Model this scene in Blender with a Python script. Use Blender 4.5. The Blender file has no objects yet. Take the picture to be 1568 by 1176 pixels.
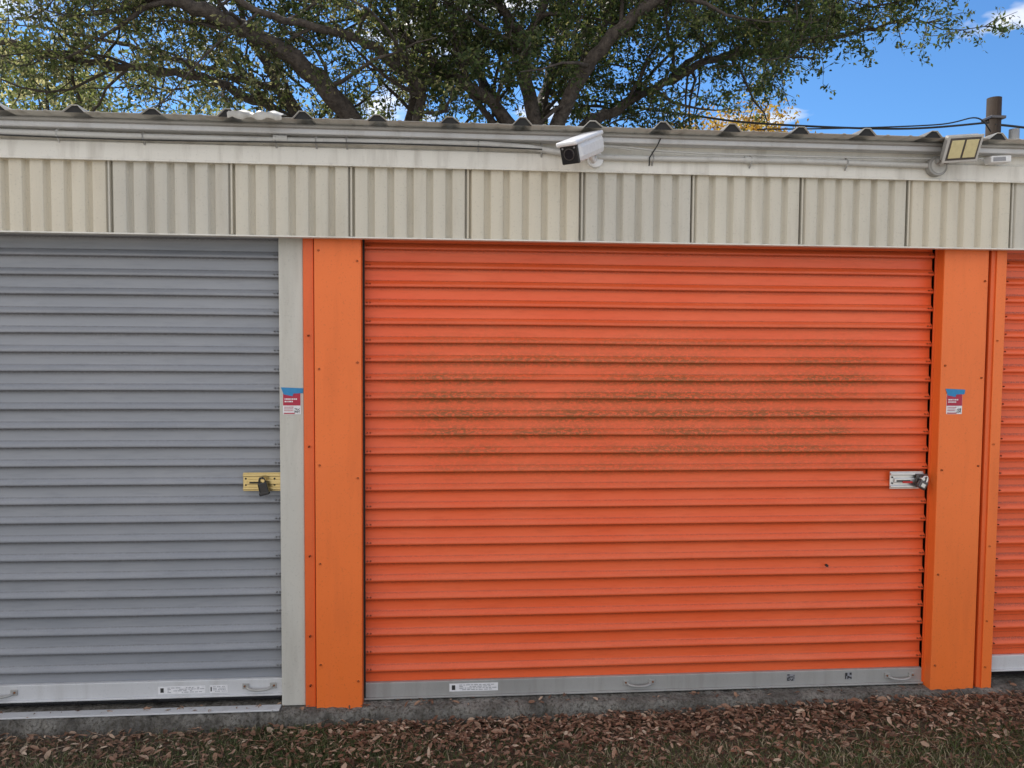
import bpy, bmesh, math, random
import numpy as np
from mathutils import Vector, Matrix
rng = np.random.default_rng(7)
random.seed(7)
S = bpy.context.scene
COL = S.collection

# ------------------------------------------------------------------ materials
def new_mat(name):
    m = bpy.data.materials.new(name); m.use_nodes = True
    nt = m.node_tree
    b = nt.nodes["Principled BSDF"]
    return m, nt, b
def N(nt, t, **kw):
    n = nt.nodes.new(t)
    for k, v in kw.items(): setattr(n, k, v)
    return n
def L(nt, a, b): nt.links.new(a, b)
def ramp(nt, fac, stops):
    r = N(nt, "ShaderNodeValToRGB")
    el = r.color_ramp.elements
    while len(el) < len(stops): el.new(0.5)
    for e, (p, c) in zip(el, stops):
        e.position = p; e.color = (c[0], c[1], c[2], 1) if hasattr(c, "__len__") else (c, c, c, 1)
    L(nt, fac, r.inputs[0]); return r.outputs[0]
def noise(nt, vec, scale, detail=4, rough=.55, mscale=None):
    n = N(nt, "ShaderNodeTexNoise"); n.inputs["Scale"].default_value = scale
    n.inputs["Detail"].default_value = detail; n.inputs["Roughness"].default_value = rough
    if mscale:
        mp = N(nt, "ShaderNodeMapping"); mp.inputs["Scale"].default_value = mscale
        L(nt, vec, mp.inputs[0]); vec = mp.outputs[0]
    L(nt, vec, n.inputs["Vector"]); return n.outputs["Fac"]
def mixc(nt, fac, a, b, mode="MIX"):
    m = N(nt, "ShaderNodeMix", data_type="RGBA", blend_type=mode)
    for i, v in ((0, fac), (6, a), (7, b)):
        if isinstance(v, (int, float)): m.inputs[i].default_value = v
        elif isinstance(v, tuple): m.inputs[i].default_value = (v[0], v[1], v[2], 1)
        else: L(nt, v, m.inputs[i])
    return m.outputs[2]
def mth(nt, op, a, b=0.0, c=None):
    m = N(nt, "ShaderNodeMath", operation=op)
    for i, v in enumerate((a, b) if c is None else (a, b, c)):
        if isinstance(v, (int, float)): m.inputs[i].default_value = v
        else: L(nt, v, m.inputs[i])
    return m.outputs[0]
def bump(nt, b, h, strength=.2, dist=.01):
    n = N(nt, "ShaderNodeBump"); n.inputs["Strength"].default_value = strength
    n.inputs["Distance"].default_value = dist
    L(nt, h, n.inputs["Height"]); L(nt, n.outputs[0], b.inputs["Normal"])

def painted(name, col, dark=.75, rough=.45, streak=True, metallic=0., dirt=(.12, .1, .07), dirt_amt=.35, grain=.0):
    m, nt, b = new_mat(name)
    tc = N(nt, "ShaderNodeTexCoord").outputs["Object"]
    n1 = noise(nt, tc, 2.2, 3)
    n2 = noise(nt, tc, 14, 4, .6, (1, 1, .12) if streak else (1, 1, 1))
    n3 = noise(nt, tc, 120, 1)
    c = mixc(nt, ramp(nt, n1, [(.3, 0.), (.75, 1.)]), col, tuple(x*dark for x in col))
    f = mth(nt, "MULTIPLY", ramp(nt, n2, [(.5, 0.), (.8, 1.)]), dirt_amt)
    c = mixc(nt, f, c, dirt)
    f2 = mth(nt, "MULTIPLY", ramp(nt, n3, [(.62, 0.), (.75, 1.)]), .25)
    c = mixc(nt, f2, c, tuple(x*.5 for x in col))
    L(nt, c, b.inputs["Base Color"])
    b.inputs["Metallic"].default_value = metallic
    r = mth(nt, "MULTIPLY_ADD", n2, .3, rough-.12); L(nt, r, b.inputs["Roughness"])
    bump(nt, b, n1, .3, .014)
    return m

def plain(name, col, rough=.5, metallic=0.):
    m, nt, b = new_mat(name)
    tc = N(nt, "ShaderNodeTexCoord").outputs["Object"]
    n = noise(nt, tc, 60, 1)
    c = mixc(nt, n, tuple(x*.85 for x in col), tuple(min(1, x*1.1) for x in col))
    L(nt, c, b.inputs["Base Color"]); b.inputs["Roughness"].default_value = rough
    b.inputs["Metallic"].default_value = metallic
    return m

PITCH = .0857
def door_mat(name, col, chalk, stain=False, phase0=.075):
    m, nt, b = new_mat(name)
    tc = N(nt, "ShaderNodeTexCoord").outputs["Object"]
    sep = N(nt, "ShaderNodeSeparateXYZ"); L(nt, tc, sep.inputs[0])
    X, Z = sep.outputs[0], sep.outputs[2]
    n1 = noise(nt, tc, 1.6, 3, .6, (1, 1, 2.5))
    n2 = noise(nt, tc, 30, 4, .65, (.25, 1, 2.))
    n3 = noise(nt, tc, 160, 2, .6)
    c = mixc(nt, ramp(nt, n1, [(.3, 0.), (.72, 1.)]), col, chalk)
    c = mixc(nt, mth(nt, "MULTIPLY", ramp(nt, n2, [(.5, 0.), (.8, 1.)]), .35), c, tuple(x*.62 for x in col))
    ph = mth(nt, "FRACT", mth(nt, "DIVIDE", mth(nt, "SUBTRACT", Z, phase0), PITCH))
    # shade line painted under each bead and on its shoulder, grime-speckled
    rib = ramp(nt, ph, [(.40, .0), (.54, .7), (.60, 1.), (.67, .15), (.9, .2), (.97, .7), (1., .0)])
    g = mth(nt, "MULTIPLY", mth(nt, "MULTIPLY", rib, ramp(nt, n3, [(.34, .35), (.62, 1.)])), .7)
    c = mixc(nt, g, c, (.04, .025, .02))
    if stain:
        zone = noise(nt, tc, 2.6, 4, .6, (.7, 1, 2.4))
        def box(v, a, b_, w):
            return mth(nt, "MINIMUM", ramp(nt, mth(nt, "DIVIDE", mth(nt, "SUBTRACT", v, a), w), [(0., 0.), (1., 1.)]),
                       ramp(nt, mth(nt, "DIVIDE", mth(nt, "SUBTRACT", b_, v), w), [(0., 0.), (1., 1.)]))
        reg = mth(nt, "MULTIPLY", box(Z, .96, 1.80, .25), box(X, .03, 2.66, .3))
        z1 = mth(nt, "MULTIPLY", ramp(nt, zone, [(.34, 0.15), (.55, 1.)]), reg)
        sp = ramp(nt, noise(nt, tc, 95, 4, .8, (.5, 1, 1.)), [(.43, 0.), (.53, 1.)])
        rib2 = ramp(nt, ph, [(0., .6), (.25, .2), (.5, .9), (.7, 1.), (.97, .9), (1., .6)])
        s = mth(nt, "MULTIPLY", mth(nt, "MULTIPLY", mth(nt, "MULTIPLY", z1, sp), rib2), .85)
        c = mixc(nt, s, c, (.23, .095, .022))
    L(nt, c, b.inputs["Base Color"])
    L(nt, mth(nt, "MULTIPLY_ADD", n2, .25, .28), b.inputs["Roughness"])
    bump(nt, b, n2, .15, .004)
    return m

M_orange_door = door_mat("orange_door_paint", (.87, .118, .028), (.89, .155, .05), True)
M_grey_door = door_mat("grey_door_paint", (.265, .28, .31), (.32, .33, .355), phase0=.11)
M_orange = painted("orange_trim_paint", (.94, .195, .034), .92, .42, dirt=(.55, .10, .02), dirt_amt=.3)
M_orange2 = painted("orange_trim_edge_paint", (.84, .14, .026), .9, .42, dirt=(.3, .08, .02), dirt_amt=.3)
M_beige = painted("beige_panel_paint", (.64, .595, .495), .9, .5, dirt=(.3, .25, .18), dirt_amt=.35)
M_beige_b = painted("beige_panel_paint_b", (.60, .565, .485), .9, .5, dirt=(.3, .25, .18), dirt_amt=.4)
M_beige_sunlit = painted("beige_panel_paint_sunlit", (.67, .61, .49), .92, .5, dirt=(.35, .28, .2), dirt_amt=.3)  # warmer tone puts sunlit reflection into the panel colour
M_post = painted("beige_post_paint", (.60, .58, .52), .9, .5, dirt=(.28, .25, .2), dirt_amt=.35)
M_white = painted("white_trim_paint", (.78, .75, .68), .9, .5, dirt=(.25, .21, .16), dirt_amt=.5)
M_galv = painted("galvanized_metal", (.45, .44, .42), .75, .5, metallic=.25, dirt=(.2, .18, .15), dirt_amt=.45)
M_galv_white = painted("pale_metal_bar", (.68, .68, .69), .85, .4, metallic=.1, dirt=(.3, .28, .25), dirt_amt=.35)
M_roof = painted("roof_metal", (.60, .58, .53), .7, .45, metallic=.2, dirt=(.15, .12, .08), dirt_amt=.6)
M_dark = plain("dark_gap", (.02, .02, .02), .8)
M_conduit = painted("conduit_grey", (.60, .59, .56), .85, .4, streak=False)
M_seam = plain("seam_grey", (.33, .31, .26), .7)  # thin grey line along each header panel joint
M_wplastic = plain("white_plastic", (.80, .80, .80), .3)
M_bplastic = plain("black_plastic", (.015, .015, .017), .2)
M_lens = plain("lens_glass", (.01, .01, .015), .05)
M_brass = plain("brass_zinc", (.68, .53, .25), .30, .9)
M_chrome = plain("chrome_steel", (.68, .68, .68), .28, .9)
M_dsteel = plain("dark_steel", (.12, .11, .11), .3, .7)
M_red = plain("red_plastic", (.55, .03, .03), .4)
M_blue = plain("blue_tape", (.03, .24, .50), .6)
M_maroon = plain("maroon_print", (.45, .02, .055), .5)
M_paper = plain("white_paper", (.8, .79, .8), .6)
M_ink = plain("black_ink", (.03, .03, .03), .6)
M_greyink = plain("grey_ink", (.3, .3, .32), .6)
M_led = plain("led_panel_yellow", (.70, .62, .34), .3)
M_screw = plain("screw_metal", (.30, .14, .07), .4, .5)
M_pole = painted("weathered_pole_wood", (.05, .032, .022), .6, .9)
M_cable = plain("black_cable", (.02, .02, .02), .5)

def conc():
    m, nt, b = new_mat("concrete")
    tc = N(nt, "ShaderNodeTexCoord").outputs["Object"]
    n1 = noise(nt, tc, 6, 5, .7); n2 = noise(nt, tc, 70, 4, .7)
    c = mixc(nt, ramp(nt, n1, [(.35, 0.), (.65, 1.)]), (.10, .09, .078), (.33, .31, .275))
    c = mixc(nt, ramp(nt, n2, [(.46, 0.), (.66, 1.)]), c, (.075, .065, .05))
    L(nt, c, b.inputs["Base Color"]); b.inputs["Roughness"].default_value = .9
    bump(nt, b, n2, .8, .03); return m
M_conc = conc()
def bounce_drive():
    m, nt, b = new_mat("bounce_gravel")
    tc = N(nt, "ShaderNodeTexCoord").outputs["Object"]
    n2 = noise(nt, tc, 30, 3, .7)
    L(nt, ramp(nt, n2, [(.3, (.40, .36, .30)), (.7, (.62, .57, .49))]), b.inputs["Base Color"])
    b.inputs["Roughness"].default_value = .9; bump(nt, b, n2, .5, .02); return m
M_bounce_drive = bounce_drive()
def soil():
    m, nt, b = new_mat("ground_soil_grass")
    tc = N(nt, "ShaderNodeTexCoord").outputs["Object"]
    n1 = noise(nt, tc, 1.5, 4, .6); n2 = noise(nt, tc, 40, 4, .7)
    c = ramp(nt, n2, [(.3, (.06, .044, .03)), (.55, (.14, .10, .07)), (.75, (.22, .17, .12))])
    c = mixc(nt, ramp(nt, n1, [(.4, 0.), (.6, .5)]), c, (.075, .085, .038))
    L(nt, c, b.inputs["Base Color"]); b.inputs["Roughness"].default_value = .95
    bump(nt, b, n2, .8, .03); return m
M_soil = soil()
def bark():
    m, nt, b = new_mat("oak_bark")
    tc = N(nt, "ShaderNodeTexCoord").outputs["Object"]
    n2 = noise(nt, tc, 14, 3, .7)
    L(nt, ramp(nt, n2, [(.3, (.03, .022, .018)), (.7, (.11, .088, .07))]), b.inputs["Base Color"])
    b.inputs["Roughness"].default_value = .9; bump(nt, b, n2, .8, .05); return m
M_bark = bark()
def leafmat(name, stops, tstops, trans=.45):
    m, nt, b = new_mat(name)
    at = N(nt, "ShaderNodeAttribute"); at.attribute_name = "rnd"
    c1 = ramp(nt, at.outputs["Fac"], stops)
    L(nt, c1, b.inputs["Base Color"]); b.inputs["Roughness"].default_value = .5
    b.inputs["Specular IOR Level"].default_value = .3
    out = nt.nodes["Material Output"]
    if trans > 0:
        t = N(nt, "ShaderNodeBsdfTranslucent"); L(nt, ramp(nt, at.outputs["Fac"], tstops), t.inputs[0])
        mx = N(nt, "ShaderNodeMixShader"); mx.inputs[0].default_value = trans
        L(nt, b.outputs[0], mx.inputs[1]); L(nt, t.outputs[0], mx.inputs[2]); L(nt, mx.outputs[0], out.inputs[0])
    return m
M_leaf = leafmat("oak_leaves", [(0, (.032, .052, .02)), (.6, (.06, .09, .03)), (1, (.13, .14, .055))],
                 [(0, (.06, .10, .022)), (.7, (.15, .20, .045)), (1, (.45, .42, .15))], .42)
M_leaf_l = leafmat("oak_leaves_light", [(0, (.045, .065, .025)), (.6, (.09, .115, .048)), (1, (.22, .20, .10))],
                 [(0, (.11, .16, .04)), (.6, (.30, .33, .10)), (1, (.78, .70, .34))], .5)
M_leaf_y = leafmat("autumn_leaves", [(0, (.25, .12, .02)), (.6, (.4, .24, .04)), (1, (.5, .36, .08))],
                 [(0, (.5, .25, .04)), (.6, (.7, .45, .06)), (1, (.8, .6, .15))], .5)
M_grass = leafmat("grass_blades", [(0, (.06, .085, .03)), (.5, (.11, .145, .05)), (.65, (.17, .19, .08)), (.75, (.34, .28, .17)), (1, (.45, .38, .25))],
                 [(0, (.07, .12, .02)), (1, (.2, .25, .07))], .2)
M_litter = leafmat("fallen_leaves", [(0, (.09, .05, .035)), (.35, (.23, .125, .08)), (.75, (.36, .22, .145)), (1, (.60, .46, .34))],
                 [(0, (.2, .1, .05)), (1, (.3, .18, .1))], .1)

# ------------------------------------------------------------------ mesh helpers
def empty(name, loc=(0, 0, 0)):
    e = bpy.data.objects.new(name, None); e.location = loc; COL.objects.link(e); return e
def put(name, me, mat, parent=None, smooth=False):
    o = bpy.data.objects.new(name, me); COL.objects.link(o)
    if mat: me.materials.append(mat)
    if parent: o.parent = parent
    if smooth: me.polygons.foreach_set("use_smooth", [True]*len(me.polygons))
    return o
def np_mesh(name, verts, faces_idx, nper, rnd=None):
    me = bpy.data.meshes.new(name)
    nv = len(verts); nf = len(faces_idx)
    me.vertices.add(nv); me.vertices.foreach_set("co", np.asarray(verts, dtype=np.float32).ravel())
    me.loops.add(nf*nper); me.loops.foreach_set("vertex_index", np.asarray(faces_idx, dtype=np.int32).ravel())
    me.polygons.add(nf); me.polygons.foreach_set("loop_start", np.arange(0, nf*nper, nper, dtype=np.int32))
    me.update(calc_edges=True)
    if rnd is not None:
        a = me.attributes.new("rnd", "FLOAT", "FACE"); a.data.foreach_set("value", np.asarray(rnd, dtype=np.float32))
    return me
def box(name, x0, x1, y0, y1, z0, z1, mat, parent, bev=.002, M=None):
    bm = bmesh.new(); bmesh.ops.create_cube(bm, size=1)
    for v in bm.verts:
        v.co = Vector(((x0+x1)/2+v.co.x*(x1-x0), (y0+y1)/2+v.co.y*(y1-y0), (z0+z1)/2+v.co.z*(z1-z0)))
    if bev: bmesh.ops.bevel(bm, geom=bm.edges[:], offset=min(bev, .4*min(x1-x0, y1-y0, z1-z0)), segments=2, affect="EDGES", profile=.5)
    if M is not None: bm.transform(M)
    me = bpy.data.meshes.new(name); bm.to_mesh(me); bm.free()
    return put(name, me, mat, parent)
def cyl(name, p0, p1, r, mat, parent, r2=None, seg=24, bev=0):
    p0, p1 = Vector(p0), Vector(p1); d = p1-p0
    bm = bmesh.new()
    bmesh.ops.create_cone(bm, cap_ends=True, segments=seg, radius1=r, radius2=r if r2 is None else r2, depth=d.length)
    if bev:
        ed = [e for e in bm.edges if len(e.link_faces) == 2 and any(len(f.verts) > 4 for f in e.link_faces)]
        bmesh.ops.bevel(bm, geom=ed, offset=bev, segments=3, affect="EDGES", profile=.5)
    M = Matrix.Translation((p0+p1)/2) @ d.to_track_quat('Z', 'Y').to_matrix().to_4x4()
    bm.transform(M)
    me = bpy.data.meshes.new(name); bm.to_mesh(me); bm.free()
    for p in me.polygons: p.use_smooth = len(p.vertices) <= 4
    return put(name, me, mat, parent)
def tubes_mesh(name, items):
    V, F = [], []; base = 0
    for pts, rad, sides in items:
        pts = np.asarray(pts, float); n = len(pts)
        t = np.gradient(pts, axis=0); t /= np.linalg.norm(t, axis=1)[:, None]+1e-9
        ref = np.array([0, 0, 1.]) if abs(t[0][2]) < .9 else np.array([1., 0, 0])
        a = np.cross(t, ref); a /= np.linalg.norm(a, axis=1)[:, None]+1e-9
        b = np.cross(t, a)
        ang = np.arange(sides)*2*math.pi/sides
        ring = pts[:, None, :]+(a[:, None, :]*np.cos(ang)[None, :, None]+b[:, None, :]*np.sin(ang)[None, :, None])*np.asarray(rad)[:, None, None]
        V.append(ring.reshape(-1, 3))
        i = np.arange(n-1)[:, None]*sides; j = np.arange(sides)[None, :]; j2 = (j+1) % sides
        F.append((base+np.stack([i+j, i+j2, i+sides+j2, i+sides+j], -1)).reshape(-1, 4))
        base += n*sides
    return np_mesh(name, np.concatenate(V), np.concatenate(F), 4)
def tube(name, pts, r, mat, parent, sides=12):
    me = tubes_mesh(name, [(pts, [r]*len(pts), sides)])
    return put(name, me, mat, parent, True)
def sheet(name, pts2, span, nspan, mode, mat, parent, wob=0., smooth=True):
    pts2 = np.array(pts2); n = len(pts2); s = np.linspace(span[0], span[1], nspan)
    P = np.zeros((nspan, n, 3))
    if mode == "Z":
        P[..., 0] = s[:, None]; P[..., 1] = pts2[None, :, 1]; P[..., 2] = pts2[None, :, 0]
        if wob: P[..., 1] += wob*(np.sin(s*2.3+1)[:, None]*np.sin(pts2[:, 0]*3.1)[None]+.5*np.sin(s*7.1)[:, None]*np.sin(pts2[:, 0]*9+2)[None])
        if wob: P[..., 2] += wob*1.2*(np.sin(s*3.7+2)[:, None]*np.sin(pts2[:, 0]*2.3+1)[None])
    elif mode == "X":
        P[..., 2] = s[:, None]; P[..., 1] = pts2[None, :, 1]; P[..., 0] = pts2[None, :, 0]
    else:
        P[..., 1] = s[:, None]; P[..., 0] = pts2[None, :, 0]; P[..., 2] = pts2[None, :, 1]+.03*(s[:, None]-span[0])
    i = np.arange(nspan-1)[:, None]*n; j = np.arange(n-1)[None]
    F = np.stack([i+j, i+j+1, i+n+j+1, i+n+j], -1).reshape(-1, 4)
    if mode in ("Z",): F = F[:, ::-1]
    me = np_mesh(name, P.reshape(-1, 3), F, 4)
    return put(name, me, mat, parent, smooth)

# ------------------------------------------------------------------ building
B = empty("storage_building")
def curtain_profile(z0, z1, depth=.018):
    keys = [(0, 0), (.28, .06), (.555, 0), (.575, -.06), (.615, -.9), (.64, -1), (.72, -.98), (.80, -.84), (.93, -.16), (.965, -.02)]
    out = [] ; k = 0
    while True:
        for t, y in keys:
            z = z0+(k+t)*PITCH
            if z > z1: return out
            out.append((z, y*depth+.006))
        k += 1
def roll_door(name, x0, x1, zb, mat, barmat):
    D = empty(name); D.parent = B
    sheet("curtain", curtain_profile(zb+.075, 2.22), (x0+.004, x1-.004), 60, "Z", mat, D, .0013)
    box("bottom_bar", x0+.003, x1-.003, -.018, .004, zb+.004, zb+.079, barmat, D, .003)
    box("bottom_bar_lip", x0+.003, x1-.003, -.032, -.0185, zb+.004, zb+.012, barmat, D, .002)
    box("rubber_seal", x0+.01, x1-.01, -.012, .01, zb-.02, zb+.0035, M_bplastic, D, .001)
    box("guide_left", x0-.03, x0+.010, -.024, -.0155, zb, 2.2, M_dark if mat is M_orange_door else M_post, D, .001)
    box("guide_right", x1-.006, x1+.03, -.024, -.0155, zb, 2.2, M_orange2 if mat is M_orange_door else M_post, D, .001)
    its = []
    z = zb+.075+.8*PITCH
    while z < 2.15:
        for xx in (x0+.025, x1-.022):
            for dx in (-.006, .008):
                its.append(([(xx+dx, -.009, z-.03*PITCH), (xx+dx, -.0170, z-.03*PITCH)], [.0038, .003], 6))
        z += PITCH
    put("curtain_rivets", tubes_mesh("rivets", its), M_screw if mat is M_orange_door else M_galv, D)
    return D
def handle(D, x, z, y=-.018):
    h = empty("lift_handle"); h.parent = D
    for sx in (-1, 1):
        box("foot", x+sx*.062-.015, x+sx*.062+.015, y-.006, y-.0005, z-.013, z+.014, M_galv, h, .002)
        cyl("rivet", (x+sx*.066, y-.005, z+.002), (x+sx*.066, y-.01, z+.002), .0045, M_screw, h, seg=10)
    pts = [(x+math.cos(a)*.055, y-.004-.02*math.sin(a), z-.004-.008*math.sin(a)) for a in np.linspace(0, math.pi, 13)]
    tube("grip", pts, .006, M_galv, h, 8)
def label(D, name, x0, x1, z0, z1, y=-.0195, seed=0, dark=False):
    rr = random.Random(seed); h = empty(name); h.parent = D
    box("paper", x0, x1, y, y+.001, z0, z1, M_greyink if dark else M_paper, h, 0)
    w = x1-x0; hh = z1-z0
    if dark:
        for i in range(6):
            for j in range(6):
                if rr.random() < .55: box("qr", x0+w*(.04+i*.155), x0+w*(.04+i*.155+.15), y-.0006, y-.0002, z0+hh*(.04+j*.155), z0+hh*(.04+j*.155+.15), M_ink, h, 0)
        return
    for row in range(4):
        x = x0+w*.2; z = z0+hh*(.16+.2*row)
        while x < x1-w*.08:
            l = w*rr.uniform(.03, .1)
            if rr.random() < .8: box("print", x, min(x+l, x1-.004), y-.0006, y-.0002, z, z+hh*.08, M_greyink, h, 0)
            x += l+w*.02
    box("icon", x0+w*.05, x0+w*.12, y-.0006, y-.0002, z0+hh*.2, z0+hh*.8, M_ink, h, 0)

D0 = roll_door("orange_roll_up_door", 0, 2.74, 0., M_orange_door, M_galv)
handle(D0, 1.31, .048); handle(D0, 2.62, .045)
label(D0, "spec_label", .40, .63, .028, .066, seed=1)
label(D0, "qr_label", 2.045, 2.085, .032, .066, seed=3, dark=True)
label(D0, "qr_label", 2.34, 2.375, .032, .066, seed=4, dark=True)
cyl("curtain_bolt", (2.235, -.005, .60), (2.235, -.02, .60), .006, M_dark, D0, seg=12)
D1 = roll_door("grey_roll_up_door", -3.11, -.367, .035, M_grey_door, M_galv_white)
handle(D1, -.475, .082); handle(D1, -1.62, .082)
label(D1, "spec_label", -.93, -.72, .055, .09, seed=5)
label(D1, "maker_label", -.70, -.62, .055, .09, seed=6)
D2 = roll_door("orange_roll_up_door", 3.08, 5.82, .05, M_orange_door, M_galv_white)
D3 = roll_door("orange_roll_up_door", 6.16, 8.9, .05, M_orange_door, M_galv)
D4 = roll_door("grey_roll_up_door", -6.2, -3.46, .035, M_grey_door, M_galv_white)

def column(x0, x1, stripL=None, stripR=None, zb=-.04):
    c = empty("orange_column"); c.parent = B
    zt = 2.16
    box("front_face", x0, x1, -.08, -.005, zb, zt, M_orange, c, .004)
    if stripL:
        box("edge_trim", stripL[0], x0-.004, -.068, -.006, zb, zt, M_orange2, c, .004)
        box("seam", x0-.0045, x0+.002, -.06, -.01, zb, zt, M_dark, c, 0)
    if stripR:
        box("seam", x1-.002, stripR[0]+.002, -.045, -.01, zb, zt, M_dark, c, 0)
        box("edge_trim", stripR[0], stripR[1], -.07, -.006, zb+.02, zt, M_orange2, c, .004)
        box("edge_trim_fold", stripR[0]+.022, stripR[1]-.002, -.078, -.0705, zb+.02, zt, M_orange, c, .002)
    its = []
    for z in (.15, .62, 1.08, 1.58, 2.02):
        for xx in (x0+.02, x1-.018):
            if rng.random() < .2: continue
            zz = z+rng.uniform(-.06, .06)
            its.append(([(xx, -.079, zz), (xx, -.0855, zz)], [.0055, .004], 8))
    for z in (.1, .33, .7, 1.2, 1.7):
        for s in (stripL, stripR):
            if s: its.append(([((s[0]+s[1])/2, -.067, z), ((s[0]+s[1])/2, -.0815, z)], [.005, .004], 8))
    put("screws", tubes_mesh("screws", its), M_screw, c)
    return c
column(-.207, .001, stripL=(-.258, -.21))
column(2.742, 2.965, stripR=(2.985, 3.06))
column(5.83, 6.13)
column(8.92, 9.2)
for (a, b_) in ((-.367, -.26), (-3.45, -3.12), (-8., -6.21)):
    p = empty("beige_post"); p.parent = B
    box("face", a, b_, -.055, -.004, .0, 2.16, M_post, p, .003)
XL, XR, YB = -8.0, 14.0, 6.5
box("wall_left", XL, XL+.1, .0, YB, -.1, 2.6, M_beige, B, 0)
box("wall_right", XR-.1, XR, .0, YB, -.1, 2.6, M_beige, B, 0)
box("wall_rear", XL+.1, XR-.1, YB-.1, YB, -.1, 2.7, M_beige, B, 0)
box("wall_front_end", 9.2, XR-.1, -.05, .05, -.1, 2.16, M_beige, B, 0)
box("wall_inner", XL+.1, XR-.1, .25, .3, .0, 2.5, M_dark, B, 0)
zc0, zc1 = 2.135, 2.44
s0 = -.045
for k in range(-16, 28):
    xa = s0+.511*k; n = 6; pw = .511/n; pts = []
    if xa < XL or xa+.511 > XR: continue
    dy = .0012*((k*7) % 3)
    for i in range(n):
        for t, y in ((0.0, 0), (.26, 0), (.31, -.022), (.345, -.024), (.62, -.0225), (.92, -.024), (.955, -.022), (.999, 0)):
            pts.append((xa+(i+t)*pw, -.112+y-dy))
    pts.append((xa+.511, -.112-dy))
    mb = (M_beige, M_beige_sunlit, M_beige_b, M_beige)[k % 4]
    sheet("header_panel", pts, (zc0, zc1), 2, "X", mb, B, smooth=False)
    box("header_seam", xa+.004, xa+.0060, -.1365-dy, -.112, zc0+.002, zc1, M_seam, B, 0)
    box("header_lap", xa+.0063, xa+.014, -.1372-dy, -.113, zc0+.001, zc1, mb, B, .002)
box("header_soffit", XL, XR, -.110, .02, 2.165, 2.172, M_dark, B, 0)
box("header_backing", XL, XR, -.108, -.1, 2.175, 2.5, M_beige, B, 0)
box("header_bottom_trim", XL, XR, -.141, -.1, 2.128, 2.1345, M_white, B, .001)
box("fascia_board", XL, XR, -.15, -.10, 2.44, 2.515, M_white, B, .004)
box("fascia_lower_lip", XL, XR, -.156, -.1505, 2.436, 2.446, M_white, B, .002)
box("fascia_upper", XL, XR, -.13, -.10, 2.516, 2.575, M_white, B, .0)
box("gutter_face", XL, XR, -.19, -.131, 2.560, 2.588, M_galv_white, B, .006)
tube("gutter_roll", [(XL, -.195, 2.59), (XR, -.195, 2.59)], .009, M_galv, B)
pts = []; rib_shade = []
rb = -.217
k = -25
pts.append((XL, 2.603))
while rb+.307*k < XR-.1:
    xc = rb+.307*k
    if xc > XL+.1:
        j = rng.uniform(-.004, .005); sk = rng.uniform(-.007, .007)
        pts += [(xc-.042, 2.603), (xc-.012+sk, 2.630+j), (xc+.012+sk, 2.630+j), (xc+.042, 2.603)]
        rib_shade.append([(xc-.040, -.262, 2.602), (xc+.040, -.262, 2.602), (xc+.011+sk, -.262, 2.629+j), (xc-.011+sk, -.262, 2.629+j)])
        for q in (.085, .19): pts += [(xc+q, 2.603), (xc+q+.006, 2.606), (xc+q+.014, 2.606), (xc+q+.02, 2.603)]
    k += 1
pts.append((XR, 2.603))
rf = sheet("roof_sheet", pts, (-.27, YB+.15), 2, "R", M_roof, B, smooth=False)
md = rf.modifiers.new("thick", "SOLIDIFY"); md.thickness = .0022; md.offset = 1
cv = np.array(rib_shade).reshape(-1, 3)
put("rib_end_shade", np_mesh("rib_end_shade", cv, np.arange(len(cv)).reshape(-1, 4), 4), M_dark, B)  # dark sheets standing in for the shade inside the open rib ends
box("eave_purlin", XL, XR, -.12, -.06, 2.55, 2.598, M_dark, B, 0)
fl = []
xs = np.linspace(-.52, -.30, 12)
for i, x in enumerate(xs):
    fl.append([(x, -.285, 2.592+.006*math.sin(i*1.7)), (x, -.292, 2.612+.010*math.sin(i*1.1)), (x, -.24, 2.634+.008*math.sin(i*2.1+1)), (x, -.18, 2.637)])
fl = np.array(fl).reshape(-1, 3); i = np.arange(11)[:, None]*4; j = np.arange(3)[None]
put("bent_flashing", np_mesh("bf", fl, np.stack([i+j, i+4+j, i+5+j, i+1+j], -1).reshape(-1, 4), 4), M_roof, B)

CD = empty("electrical_conduit")
tube("pipe", [(XL, -.165, 2.540)]+[(x, -.165-.002*math.sin(x*3), 2.540+.004*math.sin(x*2.1)) for x in np.linspace(-7, .55, 30)]+[(.75, -.170, 2.533), (.9, -.17, 2.512), (1.05, -.17, 2.505)], .0135, M_conduit, CD)
tube("pipe", [(x, -.166, 2.503+.003*math.sin(x*4)) for x in np.linspace(1.05, 2.6, 20)], .0125, M_conduit, CD)
tube("cable", [(x, -.183, 2.524+.006*math.sin(x*2.7+1)) for x in np.linspace(-7, .8, 60)], .003, M_cable, CD, 6)
tube("cable", [(1.06, -.172, 2.55), (1.2, -.172, 2.545), (1.3, -.172, 2.535), (1.5, -.172, 2.528), (2.0, -.172, 2.526), (2.6, -.172, 2.532), (2.85, -.172, 2.538)], .0045, M_conduit, CD, 6)
for x in (-1.25, -.9, -.35, -.18, -.05, .52, .8, 1.3, 1.75, 2.2, -2.2, -3.2, -4.4):
    z = 2.540+.004*math.sin(x*2.1) if x < .7 else (2.528 if x < 1 else 2.503)
    tube("strap", [(x, -.151, z+.03), (x, -.158, z+.020), (x, -.179, z+.008), (x, -.179, z-.008), (x, -.158, z-.020), (x, -.151, z-.03)], .004, M_galv if x > -1 else M_conduit, CD, 6)
tube("joint", [(-.36, -.165, 2.542), (-.30, -.165, 2.542)], .017, M_conduit, CD)
tube("joint", [(1.72, -.166, 2.505), (1.78, -.166, 2.505)], .0155, M_conduit, CD)
tube("drop_cable", [(1.33, -.195, 2.59), (1.31, -.2, 2.55), (1.28, -.185, 2.50), (1.285, -.16, 2.47)], .003, M_cable, CD, 6)

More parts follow.
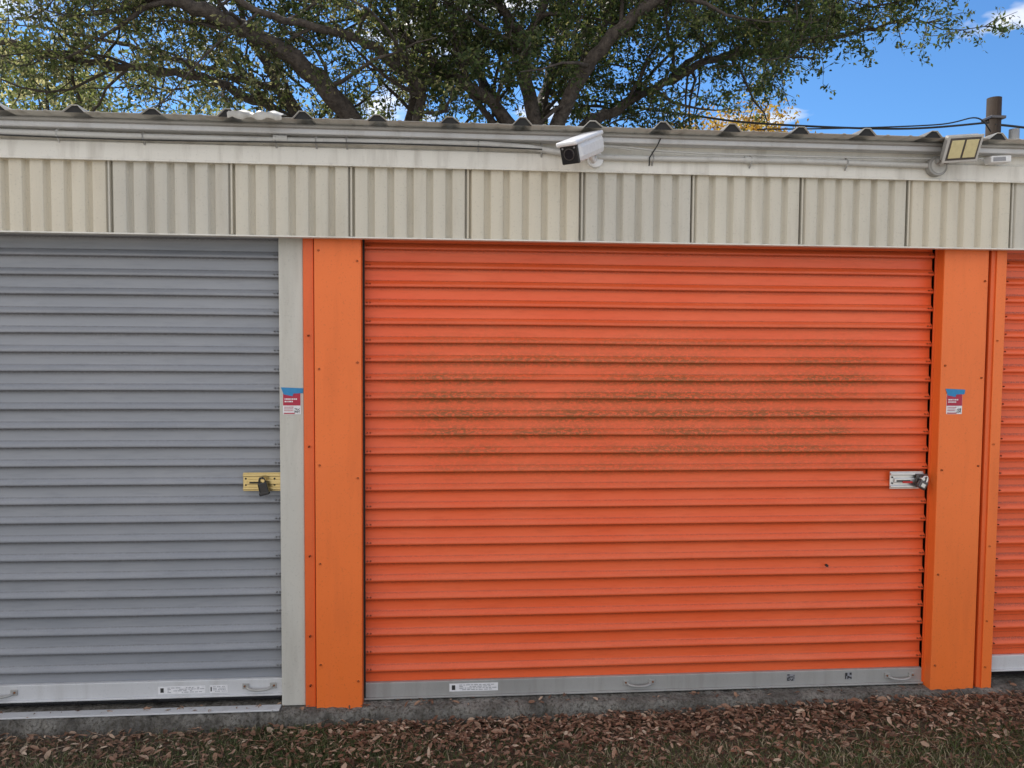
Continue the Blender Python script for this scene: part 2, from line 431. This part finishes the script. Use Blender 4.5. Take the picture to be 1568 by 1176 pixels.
def slab():
    xs = np.linspace(-9, 15, 1300)
    prof = [(.3, -.004), (-.075, -.004), (-.10, -.010), (-.112, -.03), (-.118, -.14)]
    P = np.zeros((len(xs), len(prof), 3))
    lo = np.interp(xs, np.linspace(-9, 15, 260), rng.normal(size=260))*.008
    for j, (y, z) in enumerate(prof):
        P[:, j, 0] = xs
        a = .006 if 0 < j < 4 else 0
        P[:, j, 1] = y+a*rng.normal(size=len(xs)) + (0 if j == 0 else -.02*np.clip(-xs, 0, 1)) + (lo if j > 1 else 0)
        P[:, j, 2] = z+a*.4*rng.normal(size=len(xs)) + (lo*.6 if j in (2, 3) else 0)
    n = len(prof); i = np.arange(len(xs)-1)[:, None]*n; j = np.arange(n-1)[None]
    F = np.stack([i+j, i+j+1, i+n+j+1, i+n+j], -1).reshape(-1, 4)
    put("concrete_slab", np_mesh("slab", P.reshape(-1, 3), F, 4), M_conc, B)
slab()
box("threshold_plate", -3.1, -.37, -.105, -.05, -.002, .006, M_galv_white, B, .002)

# ------------------------------------------------------------------ latches and padlocks
def latch(x0, z0, mat, right):
    l = empty("slide_latch")
    y = -.014
    w, h = .17, .085
    box("plate", x0, x0+w, y-.004, y-.001, z0, z0+h, mat, l, .002)
    for dz in (.006, h-.018):
        box("rail", x0, x0+w, y-.013, y-.0045, z0+dz, z0+dz+.012, mat, l, .003)
    box("bolt", x0+.02, x0+w+.028, y-.012, y-.0045, z0+h*.36, z0+h*.36+.022, mat, l, .003)
    box("slot", x0+.03, x0+.10, y-.0135, y-.0122, z0+h*.42, z0+h*.42+.008, M_dark, l, 0)
    for xx in (x0+.012, x0+w-.03):
        for zz in (z0+.028, z0+h-.028):
            cyl("rivet", (xx, y-.004, zz), (xx, y-.0075, zz), .004, M_dark, l, seg=10)
    if right: box("red_catch", x0+.06, x0+.11, y-.0155, y-.0137, z0+h*.34, z0+h*.34+.010, M_red, l, .001)
    pl = empty("padlock")
    if right:
        M = Matrix.Translation((x0+.145, y-.040, z0+.028)) @ Matrix.Rotation(math.radians(28), 4, 'Y')
        box("body", -.022, .022, -.011, .011, -.024, .018, M_dsteel, pl, .006, M)
        box("face_plate", -.010, .010, -.0128, -.0112, -.014, .004, M_chrome, pl, .002, M)
        sh = M_chrome
    else:
        M = Matrix.Translation((x0+.098, y-.042, z0+.024)) @ Matrix.Rotation(math.radians(-12), 4, 'Y')
        box("body", -.021, .021, -.012, .012, -.034, .024, M_bplastic, pl, .007, M)
        box("bumper", -.0225, .0225, -.0135, .0135, -.036, -.020, M_bplastic, pl, .004, M)
        sh = M_bplastic
    pts = [M @ Vector((.013*math.cos(a), 0, .018+.026*math.sin(a))) for a in np.linspace(0, math.pi, 12)]
    tube("shackle", [tuple(q) for q in pts], .005, sh, pl, 8)
    hx = x0+(.145 if right else .098)
    cyl("hasp_pin", (hx, y-.050, z0+.054), (hx, y, z0+.054), .007, mat, pl, seg=16)
    if right:
        box("hasp_loop", x0+.125, x0+.185, y-.022, y-.014, z0+.035, z0+.075, M_dsteel, l, .004)
latch(-.54, .99, M_brass, False)
latch(2.54, .975, M_chrome, True)

def sticker(x0, z1, y, seed):
    s = empty("notice_sticker"); rr = random.Random(seed)
    w, h = .079, .088
    box("paper", x0, x0+w, y-.001, y, z1-h-.03, z1-.02, M_paper, s, 0)
    box("maroon_panel", x0+.001, x0+w-.001, y-.0018, y-.0012, z1-.078, z1-.02, M_maroon, s, 0)
    bm = bmesh.new()
    vs = [bm.verts.new(c) for c in ((x0-.008, y-.0025, z1+.004), (x0+w+.012, y-.0025, z1), (x0+w+.010, y-.0025, z1-.022), (x0+w*.6, y-.003, z1-.024), (x0+w*.55, y-.0025, z1-.036), (x0+.004, y-.0025, z1-.028))]
    bm.faces.new(vs[::-1]); me = bpy.data.meshes.new("tape"); bm.to_mesh(me); bm.free(); put("blue_tape", me, M_blue, s)
    for r_, z in enumerate((z1-.052, z1-.063)):
        x = x0+.008
        while x < x0+w-.02-(r_*.015):
            l = rr.uniform(.003, .009); box("text", x, x+l, y-.0026, y-.002, z, z+.006, M_paper, s, 0); x += l+.002
    for r_ in range(3):
        x = x0+.006; z = z1-.087-.008*r_
        while x < x0+.045:
            l = rr.uniform(.003, .008); box("text", x, x+l, y-.002, y-.0014, z, z+.003, M_maroon, s, 0); x += l+.0015
    box("strip", x0+.004, x0+.052, y-.002, y-.0014, z1-.116, z1-.111, M_maroon, s, 0)
    qs = .022; cell = qs/9
    for i in range(9):
        for j in range(9):
            if rr.random() < .5: box("qr", x0+w-.027+i*cell, x0+w-.027+(i+1)*cell, y-.002, y-.0014, z1-.112+j*cell, z1-.112+(j+1)*cell, M_ink, s, 0)
sticker(-.352, 1.463, -.0555, 1)
sticker(2.775, 1.465, -.0805, 2)

# ------------------------------------------------------------------ security camera
SC = empty("security_camera")
f0, b0 = Vector((.885, -.42, 2.452)), Vector((1.035, -.22, 2.553))
ax = (f0-b0).normalized()
up = Vector((0, 0, 1)); rt = ax.cross(up).normalized(); up2 = rt.cross(ax).normalized()
MM = Matrix.Translation((f0+b0)/2) @ Matrix((rt, ax, up2)).transposed().to_4x4()
Ln = (f0-b0).length
def rbox(name, x0, x1, y0, y1, z0, z1, mat, bev): return box(name, x0, x1, y0, y1, z0, z1, mat, SC, bev, MM)
rbox("housing", -.043, .043, -Ln/2, Ln/2-.008, -.047, .040, M_wplastic, .026)
rbox("sun_shield", -.048, .048, -Ln/2+.015, Ln/2+.022, .030, .049, M_wplastic, .012)
rbox("front_plate", -.041, .041, Ln/2-.0085, Ln/2+.003, -.044, .036, M_bplastic, .010)
cf = MM @ Vector((0, Ln/2+.003, -.004)); cyl("lens_ring", cf, cf+ax*.004, .024, M_dsteel, SC, seg=24)
cyl("lens", cf+ax*.002, cf+ax*.006, .020, M_lens, SC, seg=24)
for dx in (-.027, .027):
    c_ = MM @ Vector((dx, Ln/2+.003, .021)); cyl("ir_led", c_, c_+ax*.002, .004, M_greyink, SC, seg=12)
arm0 = MM @ Vector((0, -.05, -.038))
tube("arm", [tuple(arm0), tuple(arm0+Vector((.02, .03, -.02))), (1.03, -.2, 2.49), (1.04, -.16, 2.49)], .012, M_wplastic, SC)
cyl("mount_base", (1.04, -.172, 2.49), (1.04, -.1505, 2.49), .036, M_wplastic, SC, seg=28, bev=.004)
tube("pigtail", [tuple(MM @ Vector((0, -Ln/2, 0))), (1.08, -.19, 2.54), (1.12, -.17, 2.545), (1.2, -.17, 2.535)], .003, M_conduit, SC, 6)

# ------------------------------------------------------------------ flood light
FL = empty("flood_light")
cyl("junction_box", (2.628, -.185, 2.498), (2.628, -.1505, 2.498), .046, M_galv, FL, seg=28, bev=.005)
cyl("gasket", (2.628, -.188, 2.498), (2.628, -.184, 2.498), .034, M_conduit, FL, seg=28)
tube("swivel_arm", [(2.635, -.19, 2.503), (2.635, -.21, 2.52), (2.65, -.235, 2.55)], .011, M_conduit, FL)
for a in (-.028, .028): cyl("knuckle", (2.635+a, -.2, 2.515), (2.635+a*.5, -.2, 2.515), .012, M_galv, FL, seg=16)
MF = Matrix.Translation((2.675, -.27, 2.560)) @ Matrix.Rotation(math.radians(-5), 4, 'Y') @ Matrix.Rotation(math.radians(30), 4, 'X')
box("head", -.078, .078, -.012, .02, -.056, .056, M_galv, FL, .008, MF)
box("bezel", -.083, .083, -.018, -.0125, -.061, .061, M_conduit, FL, .004, MF)
for sx in (-1, 1): box("led_panel", sx*.034-.029, sx*.034+.029, -.0215, -.0185, -.040, .040, M_led, FL, .002, MF)
box("gap", -.072, .072, -.0187, -.0182, -.05, .05, M_dsteel, FL, 0, MF)
for i in range(-3, 4): box("cooling_fin", i*.02-.002, i*.02+.002, .021, .04, -.045, .045, M_galv, FL, .001, MF)
MSn = empty("motion_sensor")
MS = Matrix.Translation((2.91, -.185, 2.53)) @ Matrix.Rotation(math.radians(-4), 4, 'Y')
box("body", -.05, .05, -.03, .02, -.016, .016, M_wplastic, MSn, .006, MS)
box("window", -.04, .02, -.032, -.0305, -.010, .008, M_greyink, MSn, .001, MS)

# ------------------------------------------------------------------ trees
def smooth_path(pts, n):
    pts = np.array(pts, float); m = len(pts)
    t = np.linspace(0, m-1, n); out = []
    for q in t:
        i = min(int(q), m-2); u = q-i
        p0 = pts[max(i-1, 0)]; p1 = pts[i]; p2 = pts[i+1]; p3 = pts[min(i+2, m-1)]
        out.append(.5*((2*p1)+(-p0+p2)*u+(2*p0-5*p1+4*p2-p3)*u*u+(-p0+3*p1-3*p2+p3)*u**3))
    return np.array(out)
def unit(v): return v/(np.linalg.norm(v)+1e-9)
def branch(p, d, length, nseg, wander, lift):
    pts = [p.copy()]; d = unit(d)
    for i in range(nseg):
        d = unit(d+rng.normal(size=3)*wander+np.array([0, 0, lift]))
        pts.append(pts[-1]+d*length/nseg)
    return np.array(pts)
def leaf_mesh(name, base, mat, parent, lmin, lmax, wr=.48):
    n = len(base); l = rng.uniform(lmin, lmax, n)[:, None]
    d = rng.normal(size=(n, 3)); d[:, 2] -= .3; d /= np.linalg.norm(d, axis=1)[:, None]
    nn = rng.normal(size=(n, 3)); nn[:, 2] += .6
    w = np.cross(d, nn); w /= np.linalg.norm(w, axis=1)[:, None]
    up_ = np.cross(w, d)
    a = base; c = base+d*l; b1 = base+d*l*.45+w*l*wr*.5+up_*l*.08; b2 = base+d*l*.45-w*l*wr*.5+up_*l*.08
    V = np.stack([a, b1, c, b2], 1).reshape(-1, 3)
    F = np.arange(n*4).reshape(-1, 4)
    return put(name, np_mesh(name, V, F, 4, rng.random(n)), mat, parent)
def make_tree(name, limbs, mat, keep, n1=.42, nl=9, tw=4, nb=10, l1=(1.2, 2.3), lsz=(.055, .09)):
    T = empty(name); wood = []; leaves = []
    for pts, r0, r1 in limbs:
        n = max(8, 5*len(pts)); P = smooth_path(pts, n); P[1:-1] += rng.normal(size=(n-2, 3))*.02
        R_ = np.linspace(r0, r1, n)
        wood.append((P, R_, 10))
        seg = np.linalg.norm(np.diff(P, axis=0), axis=1); s = np.concatenate([[0], np.cumsum(seg)]); tot = s[-1]
        q = tot*.15
        while q < tot:
            i = min(np.searchsorted(s, q), n-1)
            if P[i][2] > 4.2:
                t = unit(P[min(i+1, n-1)]-P[max(i-1, 0)])
                d = unit(t*.6+rng.normal(size=3)*.75+np.array([0, 0, .05]))
                l = rng.uniform(*l1)
                b1 = branch(P[i], d, l, 6, .22, .0)
                rr = min(R_[i]*.5, .035)
                if keep(b1[-1]) or keep(b1[3]):
                    wood.append((b1, np.linspace(rr, .007, 7), 6))
                    for _ in range(nb):
                        k = rng.integers(1, 7); d2 = unit(rng.normal(size=3)+unit(b1[-1]-b1[0])*.6)
                        l2 = rng.uniform(.35, .85); b2 = branch(b1[k], d2, l2, 4, .25, -.05)
                        if not keep(b2[-1]): continue
                        wood.append((b2, np.linspace(.010, .004, 5), 3))
                        for _ in range(tw):
                            k2 = rng.integers(1, 5); b3 = branch(b2[k2], rng.normal(size=3)+np.array([0, 0, -.2]), rng.uniform(.15, .35), 2, .2, -.1)
                            wood.append((b3, [.0035, .003, .002], 3))
                            tt = rng.random(nl)*2; ii = np.minimum(tt.astype(int), 1); uu = (tt-ii)[:, None]
                            leaves.append(b3[ii]*(1-uu)+b3[ii+1]*uu+rng.normal(size=(nl, 3))*.04)
            q += rng.uniform(.6, 1.4)*n1
    put("branches", tubes_mesh("branches", wood), M_bark, T, True)
    leaves = np.concatenate(leaves)
    leaf_mesh("foliage", leaves, mat, T, *lsz)
    return T
def gap(p, th):
    return math.sin(p[0]*1.9+.8*math.sin(p[2]*2.1))*math.sin(p[2]*2.7+1.2*math.sin(p[0]*1.3)+p[1]*.5) > th
def keepC(p):
    if p[1] < 6.7 or gap(p, .62): return False
    if p[2] < 4.90+.2*math.sin(p[0]*3): return False
    if p[0] > 3.9 and p[2] < 5.5+.2*math.sin(p[0]*4): return False
    if p[0] > 5.9 and p[2] < 6.1+.12*(p[0]-5.9): return False
    return True
def keepL(p):
    return p[2] > 4.8+.15*math.sin(p[0]*2.5) and p[1] > 6.6 and not gap(p, .55)
centre = [
 ([(1.85, 8.1, -.1), (1.8, 8, 2), (1.75, 8, 3.6), (1.7, 8, 4.5)], .38, .24),
 ([(1.7, 8, 4.2), (1.66, 8, 4.84), (1.5, 8, 5.69), (1.45, 8, 6.16), (1.1, 8.2, 6.75), (.7, 8.5, 7.8), (.3, 8.8, 9.2)], .13, .03),
 ([(1.47, 8, 6.0), (1.75, 7.7, 6.55), (2.2, 7.2, 7.5), (2.6, 7, 8.6)], .07, .02),
 ([(1.75, 8, 4.3), (2.13, 7.7, 5.25), (2.67, 7.3, 5.98), (3.26, 7.1, 6.46), (3.9, 7.0, 6.85), (5, 7.0, 7.6), (6, 7, 8.2)], .12, .03),
 ([(1.75, 8, 4.2), (2.47, 8.4, 5.02), (3.0, 8.6, 5.36), (3.9, 8.8, 5.9), (4.7, 8.8, 6.3), (5.8, 8.8, 6.5), (6.9, 8.6, 6.7), (7.6, 8.4, 6.85)], .10, .02),
 ([(2.3, 8.1, 5.5), (2.6, 8.6, 6.3), (3.2, 9, 7.2), (4, 9.4, 8.2)], .07, .02),
 ([(3.9, 8.8, 5.9), (4.5, 9.2, 6.5), (5.4, 9.6, 7.1), (6.6, 9.8, 7.5)], .05, .02),
 ([(3.9, 8.7, 5.9), (4.5, 8.4, 6.1), (5.2, 8.2, 6.15), (5.9, 8, 6.0)], .04, .012),
 ([(3.3, 7.5, 6.5), (4.2, 7.6, 6.75), (5.4, 7.8, 6.85), (6.6, 8, 6.95)], .05, .015),
 ([(1.6, 8, 4.3), (1.07, 8.1, 5.2), (.4, 8.2, 5.65), (-.25, 8.3, 6.2), (-1, 8.5, 6.65), (-2, 8.7, 7.4)], .10, .02),
 ([(1.7, 8.2, 4.4), (1.9, 9, 5.6), (2.2, 9.6, 6.6), (2.6, 10.2, 7.6), (2.8, 10.6, 9)], .11, .02),
 ([(1.6, 8.2, 4.4), (1.0, 9.2, 5.8), (.7, 9.8, 6.8), (.2, 10.2, 8)], .09, .02),
 ([(1.4, 8.2, 4.6), (.8, 8.2, 5.3), (.5, 8.0, 6.0), (.4, 7.8, 6.9)], .06, .015),
]
left = [
 ([(-.45, 8.7, -.1), (-.5, 8.6, 2), (-.55, 8.5, 3.4), (-.6, 8.5, 4.2)], .36, .24),
 ([(-.6, 8.3, 3.9), (-.95, 8.1, 4.8), (-1.37, 7.8, 5.3), (-1.92, 7.5, 5.7), (-2.56, 7.3, 5.95), (-3.5, 7.1, 6.2), (-4.8, 7.0, 6.45), (-6.3, 7.0, 7)], .17, .05),
 ([(-.7, 8.5, 3.9), (-1.65, 8.8, 4.85), (-2.2, 9, 5.6), (-2.5, 9.2, 6.1), (-2.8, 9.3, 6.6), (-3.2, 9.5, 8)], .12, .03),
 ([(-1.5, 8.7, 4.7), (-2.3, 8.4, 5.2), (-3.2, 8.0, 5.45), (-4.3, 7.8, 5.5), (-5.3, 7.6, 5.6), (-6.5, 7.6, 5.9)], .08, .025),
 ([(-.6, 8.5, 4.0), (0, 8.0, 5.2), (-.44, 7.7, 5.65), (-1, 7.5, 5.9), (-1.9, 7.2, 6), (-2.8, 7.1, 6.3), (-3.6, 7.0, 6.7)], .08, .03),
 ([(-.5, 8.6, 4.0), (-.1, 8.9, 5.6), (.1, 9, 6.8), (0, 9.2, 8.5)], .10, .03),
 ([(-2.56, 7.5, 5.95), (-3.4, 7.7, 6.6), (-4.2, 8, 7.4), (-5, 8.2, 8)], .06, .02),
 ([(-2.2, 9, 5.6), (-3.5, 9.6, 6.1), (-5, 10, 6.6), (-6.5, 10.2, 6.9)], .06, .02),
]
make_tree("oak_tree", centre, M_leaf, keepC, .26, 12, 4, 12, lsz=(.062, .098))
make_tree("oak_tree", left, M_leaf_l, keepL, .30, 10, 4, 11, lsz=(.058, .092))
def blob_tree(name, x, y, zc, rx, rz, mat, n, lsz, parent=None):
    T = parent or empty(name); wood = [([(x, y, -.1), (x+.1, y, zc-rz*.5), (x, y, zc+rz*.5)], [.2, .13, .04], 8)]
    cl = []
    for i in range(n):
        d = unit(rng.normal(size=3)); rr = rng.uniform(.35, 1)**.6
        c = np.array([x, y, zc])+d*np.array([rx, rx, rz])*rr*rng.uniform(.8, 1.15)
        k = 40; cl.append(c+rng.normal(size=(k, 3))*np.array([.32, .32, .22])*rx/2.2)
        if i % 3 == 0: wood.append(([(x, y, zc-rz*.4), tuple((c+np.array([x, y, zc]))/2), tuple(c)], [.06, .03, .01], 4))
    put("branches", tubes_mesh("b", wood), M_bark, T, True)
    leaf_mesh("foliage", np.concatenate(cl), mat, T, *lsz)
    return T
blob_tree("autumn_tree", 8.4, 18., 6.95, 2.0, 1.45, M_leaf_y, 150, (.10, .17))
bt = empty("background_trees")
for (x, y, zc, rx, rz) in [(-16, 30, 10.0, 4.5, 4), (-9, 32, 9.5, 4, 3.4), (-3, 30, 8.3, 3.6, 2.6), (3.5, 34, 8.8, 4.2, 2.8), (-22, 27, 10, 5, 5), (10, 36, 8.0, 3, 2.2), (-12, 22, 8.0, 3, 3)]:
    blob_tree("t", x, y, zc, rx, rz, M_leaf_l, 105, (.18, .3), bt)

UP = empty("utility_pole")
cyl("post", (9.65, 9.2, -.1), (9.65, 9.2, 5.92), .14, M_pole, UP, .115, seg=16)
box("pole_band", 9.52, 9.78, 9.06, 9.34, 5.55, 5.60, M_dsteel, UP, .01)
cyl("meter_can", (9.88, 9.0, 4.8), (9.88, 9.0, 5.35), .08, M_galv, UP, seg=16)
PLn = empty("power_line")
tube("line", smooth_path([(9.5, 9.1, 5.48), (8, 9.2, 5.36), (5.8, 9.3, 5.40), (4.5, 9.4, 5.53), (2, 9.8, 6.0), (-3, 10.5, 7.4)], 50), .018, M_cable, PLn, 6)
tube("line", smooth_path([(9.6, 9.1, 5.45), (14, 10, 5.6), (30, 14, 7.)], 30), .02, M_cable, PLn, 6)
tube("line", smooth_path([(9.5, 9.05, 5.32), (9.2, 9.0, 5.52), (8.6, 9.1, 5.42), (7, 9.2, 5.34), (5.5, 9.2, 5.28)], 40), .012, M_cable, PLn, 6)

# ------------------------------------------------------------------ ground, grass, litter
GZ = -.078
def gz(x, y):
    x = np.asarray(x, float); y = np.asarray(y, float)
    t = np.clip((x-.6)/2.8, 0, 1); t = t*t*(3-2*t)
    f_ = np.clip((y+2.6)/1.6, 0, 1)*np.clip((1.5-y)/1., 0, 1)
    return GZ+.047*t*f_
gx = np.concatenate([[-400, -60, -12], np.linspace(-8, 12, 41), [16, 60, 400]])
gy = np.concatenate([[-400, -60, -31, -6], np.linspace(-2.8, 1.6, 23), [6, 60, 400]])
XX, YY = np.meshgrid(gx, gy, indexing="ij")
P = np.stack([XX, YY, gz(XX, YY)], -1); n = len(gy)
i = np.arange(len(gx)-1)[:, None]*n; j = np.arange(n-1)[None]
put("ground", np_mesh("ground", P.reshape(-1, 3), np.stack([i+j, i+n+j, i+n+j+1, i+j+1], -1).reshape(-1, 4), 4), M_soil, None, True)
P = np.array([(-80, -30, GZ+.006), (80, -30, GZ+.006), (80, -2.9, GZ+.006), (-80, -2.9, GZ+.006)])
put("bounce_driveway", np_mesh("bounce_driveway", P, np.array([[0, 1, 2, 3]]), 4), M_bounce_drive)  # unseen pale ground added behind the camera to bounce light onto the facade
def grass(n, x0, x1, y0, y1, h0, h1):
    x = rng.uniform(x0, x1, n); y = rng.uniform(y0, y1, n)
    dens = .55+.45*np.sin(x*3.1+1.3*np.sin(y*6))*np.sin(y*5+x*1.7)
    nearwall = np.clip((-.18-y-.05*np.clip(x, 0, 4))/.36, 0, 1)
    patch = np.exp(-((x+.35)/.45)**2)
    pr = np.clip(nearwall+patch*.8+.08, 0, 1)*(.3+.7*dens)
    k = rng.random(n) < pr; x, y = x[k], y[k]
    n = len(x); h = rng.uniform(h0, h1, n); w = rng.uniform(.0013, .0027, n)
    a = rng.uniform(0, 2*math.pi, n); ca, sa = np.cos(a), np.sin(a)
    ln = rng.uniform(.3, 1.4, n)*h; b = rng.uniform(0, 2*math.pi, n)
    base = np.stack([x, y, gz(x, y)], 1)
    side = np.stack([ca*w, sa*w, 0*w], 1); lean = np.stack([np.cos(b)*ln, np.sin(b)*ln, 0*ln], 1)
    up_ = np.stack([0*h, 0*h, h], 1)
    mid = base+lean*.35+up_*.6; tip = base+lean+up_*.85
    V = np.stack([base-side, base+side, mid+side*.8, mid-side*.8, tip+side*.15, tip-side*.15], 1).reshape(-1, 3)
    q = np.arange(n)[:, None]*6
    F = np.concatenate([q+np.array([[0, 1, 2, 3]]), q+np.array([[3, 2, 4, 5]])], 1).reshape(-1, 4)
    r = np.clip(rng.random(n)+.15*np.sin(x*2.2+y*4), 0, 1); return V, F, np.repeat(r, 2)
Vs, Fs, Rs = [], [], []; off = 0
for args in ((110000, -2.2, 4.6, -1.3, -.12, .015, .042), (30000, -7, 10, -2.9, -1.2, .03, .06), (16000, -8, -2.2, -1.5, -.12, .02, .05), (16000, 4.6, 12, -1.5, -.12, .02, .05)):
    V, F, R_ = grass(*args); Vs.append(V); Fs.append(F+off); Rs.append(R_); off += len(V)
put("grass", np_mesh("grass", np.concatenate(Vs), np.concatenate(Fs), 4, np.concatenate(Rs)), M_grass)
def litter(n, x0, x1, ys, lift=.03, onslab=False):
    x = rng.uniform(x0, x1, n); y = ys(n)
    l = rng.uniform(.013, .040, n)*.5*np.where(rng.random(n) < .08, 1.5, 1); w = l*rng.uniform(.22, .5, n)
    a = rng.uniform(0, 2*math.pi, n)
    d = np.stack([np.cos(a), np.sin(a), rng.normal(size=n)*.28], 1); d /= np.linalg.norm(d, axis=1)[:, None]
    nrm = np.stack([rng.normal(size=n)*.4, rng.normal(size=n)*.4, np.ones(n)], 1)
    s = np.cross(nrm, d); s /= np.linalg.norm(s, axis=1)[:, None]; u_ = np.cross(d, s)
    z = (np.full(n, .004) if onslab else gz(x, y)+.005+rng.random(n)*lift)
    c = np.stack([x, y, z], 1)
    l = l[:, None]; w = w[:, None]; cu = (rng.uniform(.1, .9, n)[:, None])*w
    pts = [c-d*l, c-d*l*.4+s*w+u_*cu, c+d*l*.45+s*w*.85+u_*cu, c+d*l+u_*cu*.5, c+d*l*.45-s*w*.85+u_*cu, c-d*l*.4-s*w+u_*cu, c-d*l*.35, c+d*l*.4]
    V = np.stack(pts, 1).reshape(-1, 3); q = np.arange(n)[:, None]*8
    F = np.concatenate([q+np.array([[6, 7, 2, 1]]), q+np.array([[7, 6, 5, 4]])], 1).reshape(-1, 4)
    T1 = np.concatenate([q+np.array([[0, 6, 1]]), q+np.array([[0, 5, 6]]), q+np.array([[7, 3, 2]]), q+np.array([[7, 4, 3]])], 1).reshape(-1, 3)
    return V, F, T1, rng.random(n)
LT = empty("leaf_litter")
def add_litter(*a, **k):
    V, F, T1, r = litter(*a, **k)
    put("leaf_bodies", np_mesh("lb", V, F, 4, np.repeat(r, 2)), M_litter, LT)
    put("leaf_tips", np_mesh("lt", V, T1, 3, np.tile(r, 1).repeat(4)), M_litter, LT)
add_litter(13000, -.1, 9, lambda n: -.12-np.abs(rng.normal(size=n))*.20)
add_litter(4200, -7, -.1, lambda n: -.14-np.abs(rng.normal(size=n))*.28)
add_litter(4500, -6, 9, lambda n: rng.uniform(-2.8, -.15, n), lift=.045)
add_litter(2600, -2.2, 4.5, lambda n: rng.uniform(-.9, -.15, n), lift=.042)
add_litter(420, -7, 9, lambda n: rng.uniform(-.11, -.03, n), onslab=True)
tw = []
for _ in range(900):
    x = rng.uniform(-2, 4.5); y = -.13-abs(rng.normal())*.3; a = rng.uniform(0, 6.28); l = rng.uniform(.03, .12); z = float(gz(x, y))+rng.uniform(.01, .035)
    tw.append(([(x, y, z), (x+math.cos(a)*l*.5, y+math.sin(a)*l*.5, z+.004), (x+math.cos(a+.2)*l, y+math.sin(a+.2)*l, z)], [.0012, .0012, .0008], 3))
me = tubes_mesh("twigs", tw); at = me.attributes.new("rnd", "FLOAT", "FACE"); at.data.foreach_set("value", rng.random(len(me.polygons)).astype(np.float32))
put("twigs", me, M_litter, LT)

# ------------------------------------------------------------------ light
az, el = math.radians(-32), math.radians(48)
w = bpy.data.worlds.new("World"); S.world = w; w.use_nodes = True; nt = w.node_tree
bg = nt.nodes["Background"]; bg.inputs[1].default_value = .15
sky = N(nt, "ShaderNodeTexSky", sky_type="NISHITA"); sky.sun_disc = False
sky.sun_elevation = el; sky.sun_rotation = az; sky.air_density = 1.; sky.dust_density = .3; sky.ozone_density = 2.5
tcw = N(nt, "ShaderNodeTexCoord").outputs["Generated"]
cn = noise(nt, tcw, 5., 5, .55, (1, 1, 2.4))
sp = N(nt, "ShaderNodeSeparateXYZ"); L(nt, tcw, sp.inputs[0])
fill_bias = ramp(nt, mth(nt, "MULTIPLY_ADD", sp.outputs[1], -.5, .5), [(.35, 0.), (.75, .19)])  # extra cloud cover added behind the camera as neutral fill light
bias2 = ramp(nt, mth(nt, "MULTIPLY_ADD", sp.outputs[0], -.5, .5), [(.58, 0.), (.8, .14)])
cm = ramp(nt, mth(nt, "ADD", mth(nt, "ADD", cn, fill_bias), bias2), [(.60, 0.), (.71, .85)])
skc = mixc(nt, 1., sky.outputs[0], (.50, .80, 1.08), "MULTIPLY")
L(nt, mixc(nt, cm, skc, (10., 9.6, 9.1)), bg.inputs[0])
sl = bpy.data.lights.new("sun", "SUN"); sl.energy = 5; sl.angle = math.radians(.5); sl.color = (1, .94, .84)
so = bpy.data.objects.new("sun", sl); COL.objects.link(so)
sd = Vector((math.sin(az)*math.cos(el), math.cos(az)*math.cos(el), math.sin(el)))
so.rotation_euler = sd.to_track_quat('Z', 'Y').to_euler()

# ------------------------------------------------------------------ camera
yaw, pitch, roll = .0812, .0497, -.0067
f = Vector((math.sin(yaw)*math.cos(pitch), math.cos(yaw)*math.cos(pitch), -math.sin(pitch)))
r0 = Vector((math.cos(yaw), -math.sin(yaw), 0)); u0 = r0.cross(f)
r_ = math.cos(roll)*r0-math.sin(roll)*u0; u_ = math.sin(roll)*r0+math.cos(roll)*u0
cam = bpy.data.cameras.new("camera"); co = bpy.data.objects.new("camera", cam); COL.objects.link(co)
Mx = Matrix((r_, u_, -f)).transposed().to_4x4(); Mx.translation = Vector((.3918, -3.6454, 1.6638))
co.matrix_world = Mx
cam.sensor_width = 36; cam.lens = 1197.5/1568*36; cam.clip_end = 2000; cam.clip_start = .05
S.camera = co
S.view_settings.view_transform = 'Standard'; S.view_settings.look = 'None'; S.view_settings.exposure = 0
